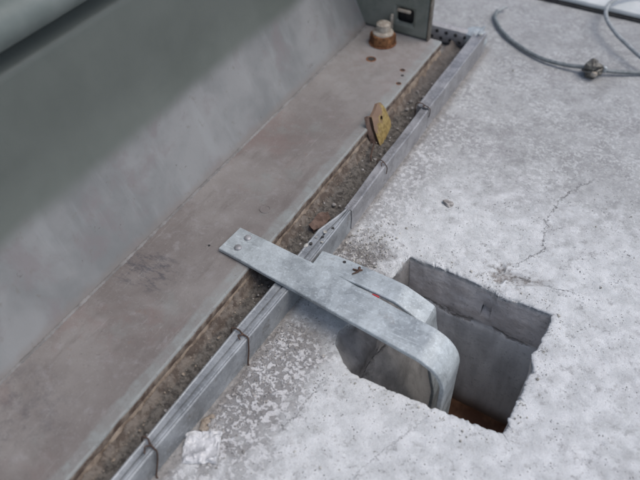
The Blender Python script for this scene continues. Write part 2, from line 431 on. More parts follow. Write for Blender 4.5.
# ------------------------------------------------------------------ GROUND with the square pit
def fbm(x, y, z, o=4):
    s = 0; a = 1; f = 1
    for _ in range(o):
        s += a * noise.noise(Vector((x * f, y * f, z * f))); a *= 0.5; f *= 2.03
    return s

def smooth(a, b, x):
    t = np.clip((x - a) / (b - a), 0, 1); return t * t * (3 - 2 * t)

def build_ground():
    K = 300                                   # samples per side
    rimc = {                                   # rim polylines side by side (mm)
        0: [(-4, -1), (60, -1), (122, -5), (128, -9), (160, -8), (200, -8)],
        1: [(200, -8), (202, -60), (197, -80), (203, -100), (202, -150), (203, -204)],
        2: [(203, -204), (150, -208), (80, -212), (14, -213)],
        3: [(14, -213), (-8, -200), (-24, -186), (-30, -170), (-24, -150), (-14, -100), (-8, -35), (-4, -1)]}
    inc = {0: [(0, -3), (199, -10)], 1: [(199, -10), (201, -202)], 2: [(201, -202), (6, -208)], 3: [(6, -208), (0, -3)]}
    rect = [(0, 0), (200, -8), (203, -204), (8, -212)]
    sgn = [(-1, 1), (1, 1), (1, -1), (-1, -1)]
    def samp(poly):
        P = np.array(poly, float); L = np.r_[0, np.cumsum(np.hypot(*np.diff(P, axis=0).T))]; t = np.linspace(0, L[-1], K + 1)[:-1]
        return np.stack([np.interp(t, L, P[:, 0]), np.interp(t, L, P[:, 1])], 1)
    rim = np.concatenate([samp(rimc[i]) for i in range(4)])
    inn = np.concatenate([samp(inc[i]) for i in range(4)])
    def ringrect(d):
        c = [(rect[i][0] + sgn[i][0] * d, rect[i][1] + sgn[i][1] * d) for i in range(4)]
        return np.concatenate([samp([c[i], c[(i + 1) % 4]]) for i in range(4)])
    N = 4 * K
    base0 = ringrect(0)
    # ragged rim: chips, strongest along the right side
    rag = np.zeros(N); chipz = np.zeros(N)
    side = np.repeat(np.arange(4), K)
    for i in range(N):
        x, y = rim[i]
        amp = [2.0, 3.4, 1.6, 3.5][side[i]]
        v = fbm(x * .05, y * .05, 3.3, 5) * amp
        c = max(0, fbm(x * .09 + 7, y * .09, 1.0, 3) - 0.15)
        rag[i] = v + c * amp * 1.6; chipz[i] = c
    cx, cy = 101, -106
    dirv = np.stack([rim[:, 0] - cx, rim[:, 1] - cy], 1)
    nd = np.array([[0, 1], [1, 0], [0, -1], [-1, 0]], float)[side]
    offs = [0, .8, 1.8, 3, 4.5, 6]
    d = 6
    while d < 260: d += 2.2; offs.append(d)
    while d < 60000: d *= 1.045 if d < 1200 else 1.25; offs.append(d)
    rows = []; zs = []
    for d in offs:
        p = ringrect(d) + (rim - base0) * math.exp(-d / 25) + nd * (rag * math.exp(-d / 5))[:, None]
        rows.append(p)
    top = np.array(rows)                       # rings,N,2
    Z = np.zeros(top.shape[:2])
    pale = np.zeros_like(Z); stain = np.zeros_like(Z); dirt = np.zeros_like(Z)
    for r, d in enumerate(offs):
        for i in range(N):
            x, y = top[r, i]
            if abs(x) < 1500 and abs(y) < 1500:
                z = 0.9 * fbm(x * .012, y * .012, 0, 3) + (0.45 * fbm(x * .07, y * .07, 5, 3) if d < 700 else 0)
                Z[r, i] = z
    X = top[:, :, 0]; Y = top[:, :, 1]
    D = np.array(offs)[:, None] * np.ones((1, N))
    # rounded worn rim
    Z -= 2.2 * np.exp(-D / 1.6) + (chipz[None, :] * 7) * np.exp(-D / 3.5)
    # crater by the far rim
    ang = np.arctan2(Y - 32, X - 122)
    rad = np.hypot((X - 122) / 1.35, (Y - 28))
    lob = 15 * (1 + .35 * np.sin(3 * ang + 1) + .18 * np.sin(7 * ang))
    cr = 1 - smooth(0.55, 1.15, rad / lob)
    cr2 = (1 - smooth(4, 9, np.abs(Y - 22 - (X - 140) * 0.5))) * smooth(125, 145, X) * (1 - smooth(165, 190, X))
    cr = np.clip(cr, 0, 1)
    Z -= 3.5 * cr + 1.5 * cr2
    hv = np.vectorize(lambda a, b: fbm(a, b, 9, 4))
    near = (D < 420)
    nz = np.zeros_like(Z); idx = np.where(near)
    nz[idx] = hv(X[idx] * .05, Y[idx] * .05)
    nz2 = np.zeros_like(Z); nz2[idx] = hv(X[idx] * .16 + 50, Y[idx] * .16)
    # flaked zone right of the channel
    fz = (1 - smooth(-55, 5, X + 25 * nz)) * smooth(-105, -98, X) * (1 - smooth(-210, -150, Y)) * smooth(-480, -330, Y + 60 * nz)
    fz2 = (1 - smooth(0, 70, np.abs(Y + 45 + 20 * nz))) * (1 - smooth(-50, -5, X + 20 * nz)) * smooth(-110, -100, X)
    fz3 = (1 - smooth(-70, -20, X + 25 * nz)) * smooth(-30, 60, Y) * (1 - smooth(300, 380, Y)) * .35
    stain[:] = np.clip(fz * .8 + fz2 + fz3, 0, 1)
    Z += stain * 1.3 * np.where(nz2 > 0.05, 1, -0.2)
    crn = smooth(0.0, 0.35, nz + .25)
    far = smooth(180, 420, Y + 80 * nz)
    pl = 1 - smooth(30, 270, np.hypot(np.maximum(np.abs(X - 130) - 100, 0), np.maximum(np.abs(Y + 150) - 190, 0)) + 90 * nz)
    pl = np.maximum(pl, .8 * (1 - smooth(40, 150, np.hypot((X - 250), (Y - 130)) + 60 * nz)))
    pl = np.maximum(pl, .6 * (1 - smooth(20, 90, np.hypot((X - 20) * .8, (Y - 100) * .6) + 50 * nz)))
    pale[:] = np.clip(pl, 0, 1) * (1 - .8 * stain) * .75
    dirt[:] = np.clip((cr * .8 + cr2 * .45) * (.45 + .55 * smooth(-.2, .15, nz2)), 0, 1) * 1.15
    star = np.exp(-((rad - 14) / 18) ** 2) * (np.sin(ang * 9 + 3 * nz) > .55) * (rad > 8)
    dirt += star * .5 * smooth(-.1, .2, nz2)
    dirt += ((1 - smooth(2, 14, X + 102 + 6 * nz)) * .75) * (1 - smooth(575, 605, Y))
    dirt += (1 - smooth(15, 50, np.hypot((X + 62) * 1.1, (Y + 32) * .8) + 22 * nz)) * (.25 + .3 * (nz2 > 0))
    dirt += (1 - smooth(5, 45, np.hypot(X + 62, (Y + 190) * 1.2) + 18 * nz)) * (.2 + .4 * (nz2 > 0.05))
    dirt = np.clip(dirt, 0, 1)
    V = [np.stack([X[r], Y[r], Z[r]], 1) for r in range(len(offs))]
    attrs = [(pale[r], stain[r], dirt[r]) for r in range(len(offs))]
    # walls going down
    downV = []; downA = []
    depth = [-3, -6, -10, -16, -24, -34, -44, -54, -62, -68, -72, -76, -80, -88] + list(range(-98, -310, -9))
    r0 = V[0]; nrag = nd * rag[:, None]
    for zd in depth:
        t = smooth(0, 48, -zd)
        P = np.zeros((N, 3))
        for i in range(N):
            q_ = math.exp(zd / 5.0) - 1; x0, y0 = r0[i, 0] + nrag[i, 0] * q_, r0[i, 1] + nrag[i, 1] * q_; x1, y1 = inn[i]
            x = x0 + (x1 - x0) * t; y = y0 + (y1 - y0) * t
            s = side[i]
            x += 92 * (0.25 * smooth(58, 120, -zd) + 0.75 * smooth(60, 300, -zd)) * max(0, 1 - x / 200)
            w = fbm(x * .03, y * .03, zd * .03, 4) * (2.2 if zd > -74 else 0.9)
            w += -1.6 * math.exp(-((zd + 75 + 5 * noise.noise(Vector((x * .03, y * .03, 2)))) / 3.0) ** 2)
            if zd < -78: w += 0.7
            if s == 3 and zd > -70: w += 4 * fbm(x * .04, y * .05, zd * .05 + 4, 3)
            kx, ky = nd[i]
            e = (i % K) / K; e = min(e, 1 - e); fade = min(1, e * 14)
            P[i] = (x - kx * w * fade, y - ky * w * fade, (r0[i, 2] if zd > -4 else 0) * .3 + zd)
        # cavity on the back wall
        dd = np.hypot(P[:, 0] - 117, P[:, 2] + 46); m = (side == 0) & (dd < 7)
        P[m, 1] += 7
        downV.append(P); downA.append((np.zeros(N), np.zeros(N), np.where(m, 1.0, 0)))
    allV = list(reversed(downV)) + V; allA = list(reversed(downA)) + attrs
    R = len(allV)
    verts = np.concatenate(allV) * MM
    a = np.arange(N); b = (a + 1) % N
    F = []
    for r in range(R - 1):
        F.append(np.stack([r * N + a, (r + 1) * N + a, (r + 1) * N + b, r * N + b], 1))
    F = np.concatenate(F)
    me = bpy.data.meshes.new('concrete_ground')
    me.vertices.add(len(verts)); me.vertices.foreach_set('co', verts.ravel())
    me.loops.add(F.size); me.loops.foreach_set('vertex_index', F.ravel().astype(np.int32))
    me.polygons.add(len(F)); me.polygons.foreach_set('loop_start', (np.arange(len(F)) * 4).astype(np.int32))
    me.polygons.foreach_set('loop_total', np.full(len(F), 4, np.int32))
    me.update(); me.validate()
    for k, nm in enumerate(('pale', 'stain', 'dirt')):
        at = me.attributes.new(nm, 'FLOAT', 'POINT')
        at.data.foreach_set('value', np.concatenate([q[k] for q in allA]).astype(np.float32))
    o = link('ground', me, M['concrete']); tag(o, kind='structure')
    return o
ground = build_ground()

# standing water at the bottom of the pit
bm = bmesh.new()
bmesh.ops.create_grid(bm, x_segments=2, y_segments=2, size=1)
for v in bm.verts: v.co = Vector((100 + v.co.x * 125, -106 + v.co.y * 125, -280))
w = solo('water', bm, M['water'], (100, -106, -280)); tag(w, kind='structure')

# ------------------------------------------------------------------ MACHINE BASE
base = empty('machine_base', (-0.25, 0.0, 0.0))
tag(base, 'grey green steel machine housing with a wide dirty bolted flange', 'machine base')
Y0, Y1 = -1100, 497
def strip_mesh(profile, y0, y1, n, wob=0.0):
    bm = bmesh.new(); rings = []
    for k in range(n + 1):
        y = y0 + (y1 - y0) * k / n
        rings.append([Vector((x + wob * fbm(y * .01, x * .01, z * .02, 3), y, z)) for x, z in profile])
    extrude_rings(bm, rings)
    return bm
# flange plate (12 mm) with wavy outer rim
bm = bmesh.new(); rings = []
n = 420
for k in range(n + 1):
    y = Y0 + (Y1 - Y0) * k / n
    e = -167 + 1.1 * fbm(y * .03, 0, 0, 4)
    rings.append([Vector((x, y, z)) for x, z in [(-326, 25), (-326, 38), (-290, 38), (-250, 38 + .3 * fbm(y * .01, 3, 0, 2)), (-210, 38), (e - 6, 38), (e - 1.2, 37.6), (e, 36), (e + .6, 31), (e, 25)]])
extrude_rings(bm, rings)
part('base_plate', bm, M['plate'], base, sharp=40)
# grout bed under the flange
bm = bmesh.new(); rings = []
for k in range(n + 1):
    y = Y0 + (Y1 - 6 - Y0) * k / n
    e = -165 + 2.6 * fbm(y * .02, 4, 0, 4)
    rings.append([Vector((x, y, z)) for x, z in [(-320, -2), (-320, 25), (e - 4, 25), (e, 21), (e + 3 + 2 * noise.noise(Vector((y * .06, 1, 1))), 12), (e + 9, -3)]])
extrude_rings(bm, rings)
part('grout_bed', bm, M['grout'], base)
# skirt + housing wall, one folded sheet with a generous bend
prof = [(-318, 38)]
for t in (0.15, .3, .45, .6, .75, .9): prof.append((-318 - 36 * t, 38 + 72 * t))
for a in range(0, 21):                                       # generous bend, radius 243
    ph = math.radians(26.2 * (1 - a / 20)); prof.append((-136 - 243 * math.cos(ph), 217 - 243 * math.sin(ph)))
prof += [(-379, 240), (-379, 270), (-379.5, 312), (-381, 318), (-385, 322), (-416, 326), (-424, 338)]
body_prof = prof + [(-440, 338), (-440, 38)]
bm = strip_mesh(body_prof, Y0, Y1 - 14, 60)
part('housing', bm, M['skirt'], base, sharp=50)
# rounded rail under the lid
rp = []
for a in range(0, 19):
    t = math.radians(-100 + 200 * a / 18)
    rp.append((-384 + 27 * math.cos(t), 371 + 24 * math.sin(t)))
rp += [(-436, 393), (-436, 349)]
bm = strip_mesh(rp, Y0, 700, 40)
part('rail', bm, mat_simple('light_grey_green_paint', (0.115, 0.140, 0.132), (0.165, 0.190, 0.180), 10, 0.5), base, sharp=50)
bm = strip_mesh([(-436, 393.4), (-415, 393.4), (-415, 620), (-436, 620)], Y0, 700, 30)
part('lid', bm, M['skirt'], base)
# weld bead along the crease
bm = bmesh.new(); pts = []
y = Y0
rings = []
for k in range(520):
    y = Y0 + (Y1 - 20 - Y0) * k / 519
    r = 1.9 + .9 * noise.noise(Vector((y * .08, 0, 0))) + .5 * math.sin(y * .9)
    cx_ = -316.5 + .8 * noise.noise(Vector((y * .02, 5, 0)))
    rings.append([Vector((cx_ + r * 1.2 * math.cos(a), y, 38.0 + r * .85 * math.sin(a))) for a in [2 * math.pi * q / 8 for q in range(8)]])
extrude_rings(bm, rings)
part('weld_bead', bm, mat_simple('painted_weld', (0.15, 0.145, 0.14), (0.24, 0.235, 0.23), 40, .7), base)
# end plate with slot
def plate_with_slot():
    bm = bmesh.new()
    y0, y1 = 483, 495
    xs = [-420, -256, -224, -215, -192]; zs = [38.5, 62, 90, 420]
    # grid of cells in XZ without the slot cell (2, 1)
    verts = {}
    def V(i, k, y):
        key = (i, k, y)
        if key not in verts: verts[key] = bm.verts.new((xs[i], y, zs[k]))
        return verts[key]
    cells = [(i, k) for i in range(4) for k in range(3) if not (i == 1 and k == 1)]
    for i, k in cells:
        bm.faces.new((V(i, k, y0), V(i + 1, k, y0), V(i + 1, k + 1, y0), V(i, k + 1, y0)))
        bm.faces.new((V(i, k, y1), V(i, k + 1, y1), V(i + 1, k + 1, y1), V(i + 1, k, y1)))
        for (di, dk, a, b) in ((-1, 0, (i, k), (i, k + 1)), (1, 0, (i + 1, k + 1), (i + 1, k)), (0, -1, (i + 1, k), (i, k)), (0, 1, (i, k + 1), (i + 1, k + 1))):
            if (i + di, k + dk) not in cells:
                bm.faces.new((V(*a, y0), V(*b, y0), V(*b, y1), V(*a, y1)))
    return bm
xs_slot = None
bm = plate_with_slot()
part('end_plate', bm, M['green'], base, smooth=False, bevel=1.2)
bm = bmesh.new(); box(bm, (-254, 475, 86), (-226, 482.5, 92)); box(bm, (-266, 474, 46), (-260, 482.5, 78))
part('slot_flap', bm, M['bolt'], base, bevel=1.5)
bm = bmesh.new(); box(bm, (-300, 498, 38), (-200, 520, 120))
part('slot_shade', bm, M['dark'], base)  # dark box behind the slot, standing in for its shade
bm = bmesh.new(); box(bm, (-191.5, 482, 38.5), (-189.5, 496, 420))
part('edge_strip', bm, M['bolt'], base)
# anchor bolt
def hexring(cx, cy, r, z, rot=0.3): return [Vector((cx + r * math.cos(rot + q * math.pi / 3), cy + r * math.sin(rot + q * math.pi / 3), z)) for q in range(6)]
def circ(cx, cy, r, z, nseg=28, j=0): return [Vector((cx + r * math.cos(2 * math.pi * q / nseg), cy + r * math.sin(2 * math.pi * q / nseg), z)) for q in range(nseg)]
BX, BY = -262, 440
bm = bmesh.new(); extrude_rings(bm, [circ(BX, BY, 26, 38), circ(BX, BY, 26, 40.5)]); part('washer', bm, M['rust'], base, bevel=.8)
bm = bmesh.new(); extrude_rings(bm, [hexring(BX, BY, 24, 40), hexring(BX, BY, 25, 41.5), hexring(BX, BY, 25, 56), hexring(BX, BY, 22.5, 59)])
nut = part('nut', bm, M['nut'], base, bevel=1)
bm = bmesh.new(); extrude_rings(bm, [circ(BX, BY, 19.5, 58.5), circ(BX, BY, 19, 61), circ(BX, BY, 15, 64)]); part('collar', bm, M['bolt'], base)
bm = bmesh.new(); rr = [circ(BX, BY, 12.6 + (.7 if q % 2 else 0), 62 + q * 1.3) for q in range(12)]
rr += [circ(BX, BY, 11.5, 78), circ(BX, BY, 8, 79.5), circ(BX, BY, 4, 80)]
extrude_rings(bm, rr); part('bolt_end', bm, M['bolt'], base, sharp=50)
# spare hole and small marks, dark discs with the hole shade put in colour, some rust-rimmed
for (hx, hy, hr) in ((-255, 378, 7), (-190, 372, 3.5), (-183, 356, 3), (-178, 330, 3.5), (-236, -150, 1.8)):
    bm = bmesh.new()
    extrude_rings(bm, [circ(hx, hy, hr, 37.2, 20), circ(hx, hy, hr, 38.25, 20), circ(hx, hy, hr * .82, 38.35, 20)], cap=True)
    part('drilled_hole', bm, M['dark'], base)
    if hr > 3.2:
        bm = bmesh.new(); vs = []
        a = circ(hx, hy, hr * 1.35, 38.1, 20); b = circ(hx, hy, hr * 1.0, 38.9, 20)
        A = [bm.verts.new(p + Vector((0, 0, 0))) for p in a]; B = [bm.verts.new(p) for p in b]; Cc = [bm.verts.new(Vector((p.x * .92 + hx * .08, p.y * .92 + hy * .08, 38.3))) for p in b]
        for i in range(20):
            j = (i + 1) % 20; bm.faces.new((A[i], A[j], B[j], B[i])); bm.faces.new((B[i], B[j], Cc[j], Cc[i]))
        part('hole_rim', bm, M['rust'], base)
bm = bmesh.new(); extrude_rings(bm, [circ(-208, -52, 9, 38), circ(-208, -52, 8.6, 38.9), circ(-208, -52, 6.2, 39), circ(-208, -52, 5.6, 38.4)])
part('plug', bm, M['plate'], base)

# ------------------------------------------------------------------ yellow lug at the flange edge
lug = empty('lug', (-0.160, 0.218, 0.0))
tag(lug, 'small bent steel lug with flaking yellow paint standing at the flange edge', 'lug')
def lug_mesh():
    bm = bmesh.new()
    # local frame: u along y, v up, small lean; ring-shaped plate around a hole
    o = Vector((-147, 213, 10)); U = Vector((0.02, 1, 0.0)).normalized(); W = Vector((-0.40, 0.02, 1)).normalized(); Nn = U.cross(W).normalized()
    out = [(-22, -4), (-14, -6), (4, 2), (24, 8), (28, 16), (23, 42), (17, 56), (6, 60), (-4, 55), (-19, 50), (-22, 40)]
    dens = []
    for i in range(len(out)):
        a = Vector(out[i]); b = Vector(out[(i + 1) % len(out)])
        for q in range(4): dens.append(a.lerp(b, q / 4))
    c = Vector((5, 34)); ns = len(dens)
    hole = []
    for p in dens:
        d = (Vector(p) - c).normalized(); hole.append(c + d * 4.2)
    T = 5
    F = [[bm.verts.new(o + U * p[0] + W * p[1] + Nn * s) for p in L] for s in (T / 2, -T / 2) for L in (dens, hole)]
    of, hf, ob, hb = F
    for i in range(ns):
        j = (i + 1) % ns
        bm.faces.new((of[i], of[j], hf[j], hf[i])); bm.faces.new((ob[j], ob[i], hb[i], hb[j]))
        bm.faces.new((of[j], of[i], ob[i], ob[j])); bm.faces.new((hf[i], hf[j], hb[j], hb[i]))
    for v in bm.verts: v.co += Nn * (1.6 * noise.noise(v.co * .07))
    return bm
part('lug_plate', lug_mesh(), M['yellow'], lug, sharp=40)
bm = bmesh.new()
rp = [Vector((-166, 184, 30)), Vector((-176, 190, 56)), Vector((-170, 193, 58)), Vector((-154, 192, 20)), Vector((-150, 186, 6)), Vector((-156, 183, 8))]
extrude_rings(bm, [[p + Vector((0, 0, 0)) for p in rp], [p + Vector((2, 5, -1)) for p in rp]])
part('rusty_back', bm, M['chunk'], lug, bevel=1)

bm = bmesh.new(); tube(bm, [(-154, 182, 20), (-147, 172, 24), (-143, 158, 24), (-138, 143, 24), (-131, 130, 28)], 1.5, 8)
t = solo('bent_wire', bm, M['wire'], (-148, 150, 34)); tag(t, 'short rusty bent wire leaning in the gap below the yellow lug', 'wire')

# ------------------------------------------------------------------ dirt in the gap, debris
bm = bmesh.new(); rings = []
nn = 900
for k in range(nn + 1):
    y = -1100 + (1650) * k / nn
    row = []
    for q in range(15):
        x = -164 + 38 * q / 14
        h = 15 - 9 * (q / 14) + 4.5 * fbm(x * .05, y * .05, 0, 4) + 2.0 * fbm(x * .3, y * .3, 2, 2)
        if q < 3: h += (3 - q) * 2.5
        if y > 280: h -= 6
        row.append(Vector((x, y, max(h, .6))))
    rings.append(row)
extrude_rings(bm, rings, closed=False)
t = solo('dirt', bm, M['soil'], (-145, 0, 0)); tag(t, 'sandy rust stained dirt packed in the gap between flange and channel', 'dirt', kind='stuff')

def scatter(name, label, mat, n, fn, rmin, rmax):
    bm = bmesh.new()
    for i in range(n):
        x, y, z = fn(); r = random.uniform(rmin, rmax) * (1 if random.random() < .85 else 1.7)
        lump(bm, (x, y, z + r * .25), r, i, .6, 1)
    o = solo(name, bm, mat, (0, 0, 0), sharp=60); tag(o, label, 'gravel', kind='stuff'); return o
scatter('grit', 'dark and grey grit lying along the dirt filled gap', M['stone'], 420,
        lambda: (random.uniform(-160, -130), random.uniform(-520, 280), random.uniform(6, 11)), .4, 1.1)
scatter('gap_stones', 'small scattered stones lying on the dirt in the gap', M['stone'], 60,
        lambda: (random.uniform(-158, -132), random.uniform(-500, 400), random.uniform(8, 12)), 1.3, 2.8)
scatter('sand_chips', 'tan chips of rust and sand beside the flange edge', M['sandstone'], 380,
        lambda: (random.triangular(-167, -146, -160), random.uniform(-520, 300), random.uniform(11, 17)), .5, 1.4)
def f3():
    a = random.gauss(0, 1)
    return (min(-40 + 24 * a, 0) if random.random() < .9 else -60, random.gauss(-35, 34), 0)
def f3b():
    while True:
        x, y = random.gauss(-62, 20), random.gauss(-30, 40)
        if -97 < x < -12: return (x, y, .5)
scatter('gravel', 'fine mixed gravel swept against the short bracket and channel', M['gravel'], 420, f3b, .4, 1.3)
def f4():
    while True:
        x, y = -96 + abs(random.gauss(0, 26)), random.uniform(-400, -185)
        if x < -10: return (x, y, .5)
scatter('concrete_crumbs', 'pale concrete crumbs lying beside the channel near the strap', M['stone'], 240, f4, .5, 1.7)

def f5():
    e = random.random()
    if e < .55: return random.choice([(random.uniform(0, 200), 2 + abs(random.gauss(0, 8)), .3), (205 + abs(random.gauss(0, 7)), random.uniform(-205, -5), .3), (random.uniform(5, 200), -217 - abs(random.gauss(0, 8)), .3)])
    return (random.uniform(-90, 420), random.uniform(40, 600), .3) if e < .8 else (random.uniform(-20, 330), random.uniform(-450, -225), .3)
scatter('crumbs', 'tiny concrete crumbs strewn round the pit rim and over the slab', M['gravel'], 330, f5, .35, 1.1)
def f6(): return (random.uniform(-130, -86), random.uniform(-100, -40), random.choice([36.5, 37, 41]) if False else 36.8)
for q, (x, y, z_) in enumerate([(-118, -66, 37), (-112, -52, 37.5), (-106, -71, 38), (-122, -86, 37)]):
    bm = bmesh.new(); lump(bm, (x, y, z_ + 1), 2.0 + .4 * q, q + 40, .4, 1, .6)
    t = solo('mortar_crumb', bm, M['gravel'], (x, y, z_), sharp=20); tag(t, 'pale mortar crumb sitting on the channel top just behind the strap', 'crumb', 'mortar crumbs on the channel')
bm = bmesh.new(); lump(bm, (2, 124, 2), 6.5, 3, .55, 3, .5)
t = solo('pebble', bm, M['stone'], (2, 124, 0)); tag(t, 'single grey pebble lying alone on the concrete above the pit', 'pebble')
bm = bmesh.new()
fl_ = [(-148, -34), (-139, -36), (-132, -20), (-130, -4), (-138, 2), (-147, -10)]
extrude_rings(bm, [[Vector((x, y, 15 + (y + 20) * .18 + (x + 140) * -.5)) for x, y in fl_], [Vector((x + .6, y, 19 + (y + 20) * .18 + (x + 140) * -.5)) for x, y in fl_]])
bmesh.ops.subdivide_edges(bm, edges=bm.edges[:], cuts=3, use_grid_fill=True)
for v in bm.verts: v.co += Vector((noise.noise(v.co * .2), noise.noise(v.co * .2 + Vector((5, 0, 0))), noise.noise(v.co * .25))) * 1.6
t = solo('rust_flake', bm, M['chunk'], (-141, -22, 10)); tag(t, 'reddish brown rust flake wedged between flange and channel behind the strap', 'rust flake')
bm = bmesh.new()
for q in range(6): lump(bm, (-100 + random.uniform(-2, 7), -352 + random.uniform(-12, 14), 2.5), random.uniform(3, 5), q + 20, .5, 2, .5)
t = solo('leaf_litter', bm, M['sandstone'], (-98, -352, 0)); tag(t, 'small pile of tan litter at the channel foot above the plastic wrapper', 'litter', kind='stuff')

# ------------------------------------------------------------------ CHANNELS
def interp(pts, y):
    if y <= pts[0][0]: return pts[0][1]
    for (a, va), (b, vb) in zip(pts[:-1], pts[1:]):
        if y <= b: return va + (vb - va) * (y - a) / (b - a)
    return pts[-1][1]
def channel(name, y0, y1, L, Rr, h, groove=True, n=80, wob=.6, lift=0.0):
    bm = bmesh.new(); rings = []
    for k in range(n + 1):
        y = y0 + (y1 - y0) * k / n
        l = interp(L, y) + wob * fbm(y * .012, 1, 0, 3); r = interp(Rr, y) + wob * fbm(y * .012, 8, 0, 3)
        z = h + lift * (y - y0) / (y1 - y0) + .5 * fbm(y * .02, 3, 3, 3); w_ = r - l
        g = l + w_ * .52
        if groove:
            pr = [(l, .3), (l, z - 3), (l + .6, z - 1.3), (l + 2, z - .6), (l + 3.4, z - 1.6), (g - 3, z - 1.8), (g - 1.0, z - 1.9), (g - .8, z - 3.6), (g + .6, z - 3.6), (g + 1.2, z - 1.2), (g + 2.2, z + .2),
                  (r - 4.2, z + .3), (r - 3.4, z - .5), (r - 2.4, z - .5), (r - 1.4, z + .2), (r, z - 1), (r + .8, z * .5), (r, 4), (r + 1.2, .3)]
        else:
            pr = [(l, .3), (l, z - 2), (l + 1, z), (l + 2.5, z), (l + 3.2, z - 1.6), (r - 4, z - 1.2), (r - 3.2, z + .2), (r - 1.2, z + .2), (r, z - 1), (r + .8, z * .5), (r, 4), (r + 1.2, .3)]
        rings.append([Vector((a, y, c)) for a, c in pr])
    extrude_rings(bm, rings); return bm
R_all = [(-1100, -130), (-420, -110.5), (-250, -104.5), (-160, -101.5), (0, -101), (120, -102.5), (310, -102.5), (545, -104)]
chans = []
G = 'galvanised channel lengths along the flange'
ch = empty('steel_channel', (-0.118, -0.3, 0)); tag(ch, 'nearest grooved galvanised channel length running under the bent strap, two wire ties on it', 'channel', G)
part('channel_rail', channel('c', -1100, 4, [(-1100, -152), (-470, -130), (-420, -129), (-250, -127.5), (-160, -124.5), (-50, -124), (-8, -113), (4, -111)], R_all, 38, n=200), M['galv2'], ch, sharp=28)
for (hx, hy) in ((-110, -62), (-118, -80), (-106, -40)):
    bm = bmesh.new(); extrude_rings(bm, [circ(hx, hy, 2.1, 34, 14), circ(hx, hy, 2.1, 38.9, 14)]); part('punched_hole', bm, M['dark'], ch)
ch = empty('steel_channel', (-0.109, 0.15, 0)); tag(ch, 'narrow middle galvanised channel length beside the yellow lug, wire tied at one end', 'channel', G)
part('channel_rail', channel('c', 6, 283, [(6, -113), (130, -115.5), (283, -116)], [(a, b + .6) for a, b in R_all], 36.5, False, n=70), M['galv'], ch, sharp=28)
ch = empty('steel_channel', (-0.114, 0.42, 0)); tag(ch, 'farthest galvanised channel length running to the clipped corner', 'channel', G)
part('channel_rail', channel('c', 286, 566, [(286, -124), (566, -126)], R_all, 38.5, False, n=50), M['galv'], ch, sharp=28)
# cross length with perforated inner face
ch = empty('steel_channel', (-0.22, 0.565, 0)); tag(ch, 'crosswise galvanised channel with rows of punched holes behind the end plate', 'channel', G)
bm = bmesh.new(); box(bm, (-460, 548, 1), (-127.5, 574, 38)); part('channel_rail', bm, M['galv'], ch, bevel=1.2)
for r_ in range(2):
    for q in range(16):
        hx = -140 - q * 19 - (9.5 if r_ else 0); hz = 27 - 13 * r_
        bm = bmesh.new()
        ring = [Vector((hx + 3.4 * math.cos(a), 547.6, hz + 3.4 * math.sin(a))) for a in [2 * math.pi * i / 16 for i in range(16)]]
        extrude_rings(bm, [ring, [p + Vector((0, 3, 0)) for p in ring]]); part('punched_hole', bm, M['dark'], ch)
# corner clip
cl = empty('corner_clip', (-0.125, 0.575, 0)); tag(cl, 'folded galvanised clip capping the corner of the channel run', 'clip')
bm = bmesh.new()
pr = [(-150, 546), (-128, 540), (-100.5, 540), (-99.5, 580), (-121, 592), (-150, 592)]
extrude_rings(bm, [[Vector((x, y, 1)) for x, y in pr], [Vector((x, y, 41.5)) for x, y in pr]])
part('cap', bm, M['strap'], cl, bevel=2)
bm = bmesh.new(); box(bm, (-117, 546, 41), (-112, 580, 44)); part('fold', bm, M['strap'], cl, bevel=1.4)

# wire ties round the channel
def tie(y, l, r, h, label, w=1.05, tail=True):
    s = random.uniform(-3, 3)
    bm = bmesh.new()
    pts = [(l - 2, y - 3, 6), (l - 2.4, y - 1, h - 6), (l - 1.4, y, h + 1.6), (l + (r - l) * .3, y + 3 * .6, h + 2.0), (l + (r - l) * .6, y - 2, h + 2.2), (r - .5, y - 4, h + 1.6), (r + 2.2, y - 5, h - 3), (r + 2.6, y - 8, h * .5), (r + 3, y - 13, 3), (r + 6, y - 16, 2)]
    pts = [(a + random.uniform(-.5, .5), b + random.uniform(-1.5, 1.5), c) for a, b, c in pts]
    if not tail: pts = pts[:-3] + [(r + 2.2, y - 6, h * .62)]
    tube(bm, pts, w, 8, 5)
    tube(bm, [(l + (r - l) * .5, y - 1, h + 2.6), (l + (r - l) * .7, y - 4, h + 4.2), (l + (r - l) * .55, y - 8, h + 5), (l + (r - l) * .75, y - 11 + s, h + 3)], w * .9, 7, 5)
    o = solo('wire_tie', bm, M['wire'], ((l + r) / 2, y, 0)); tag(o, label, 'wire tie', 'rusty wire ties round the channel')
tie(-252, -127.5, -104.5, 38, 'rusty wire tie round the channel just below the bent strap')
tie(-421, -129, -110.5, 38, 'rusty wire tie round the channel nearest the plastic wrapper')
tie(124, -115.5, -101.5, 37, 'thin rusty wire tie round the channel below the yellow lug', .75, False)
tie(288, -124, -102, 39, 'thin rusty wire tie at the channel joint above the yellow lug', .75, False)

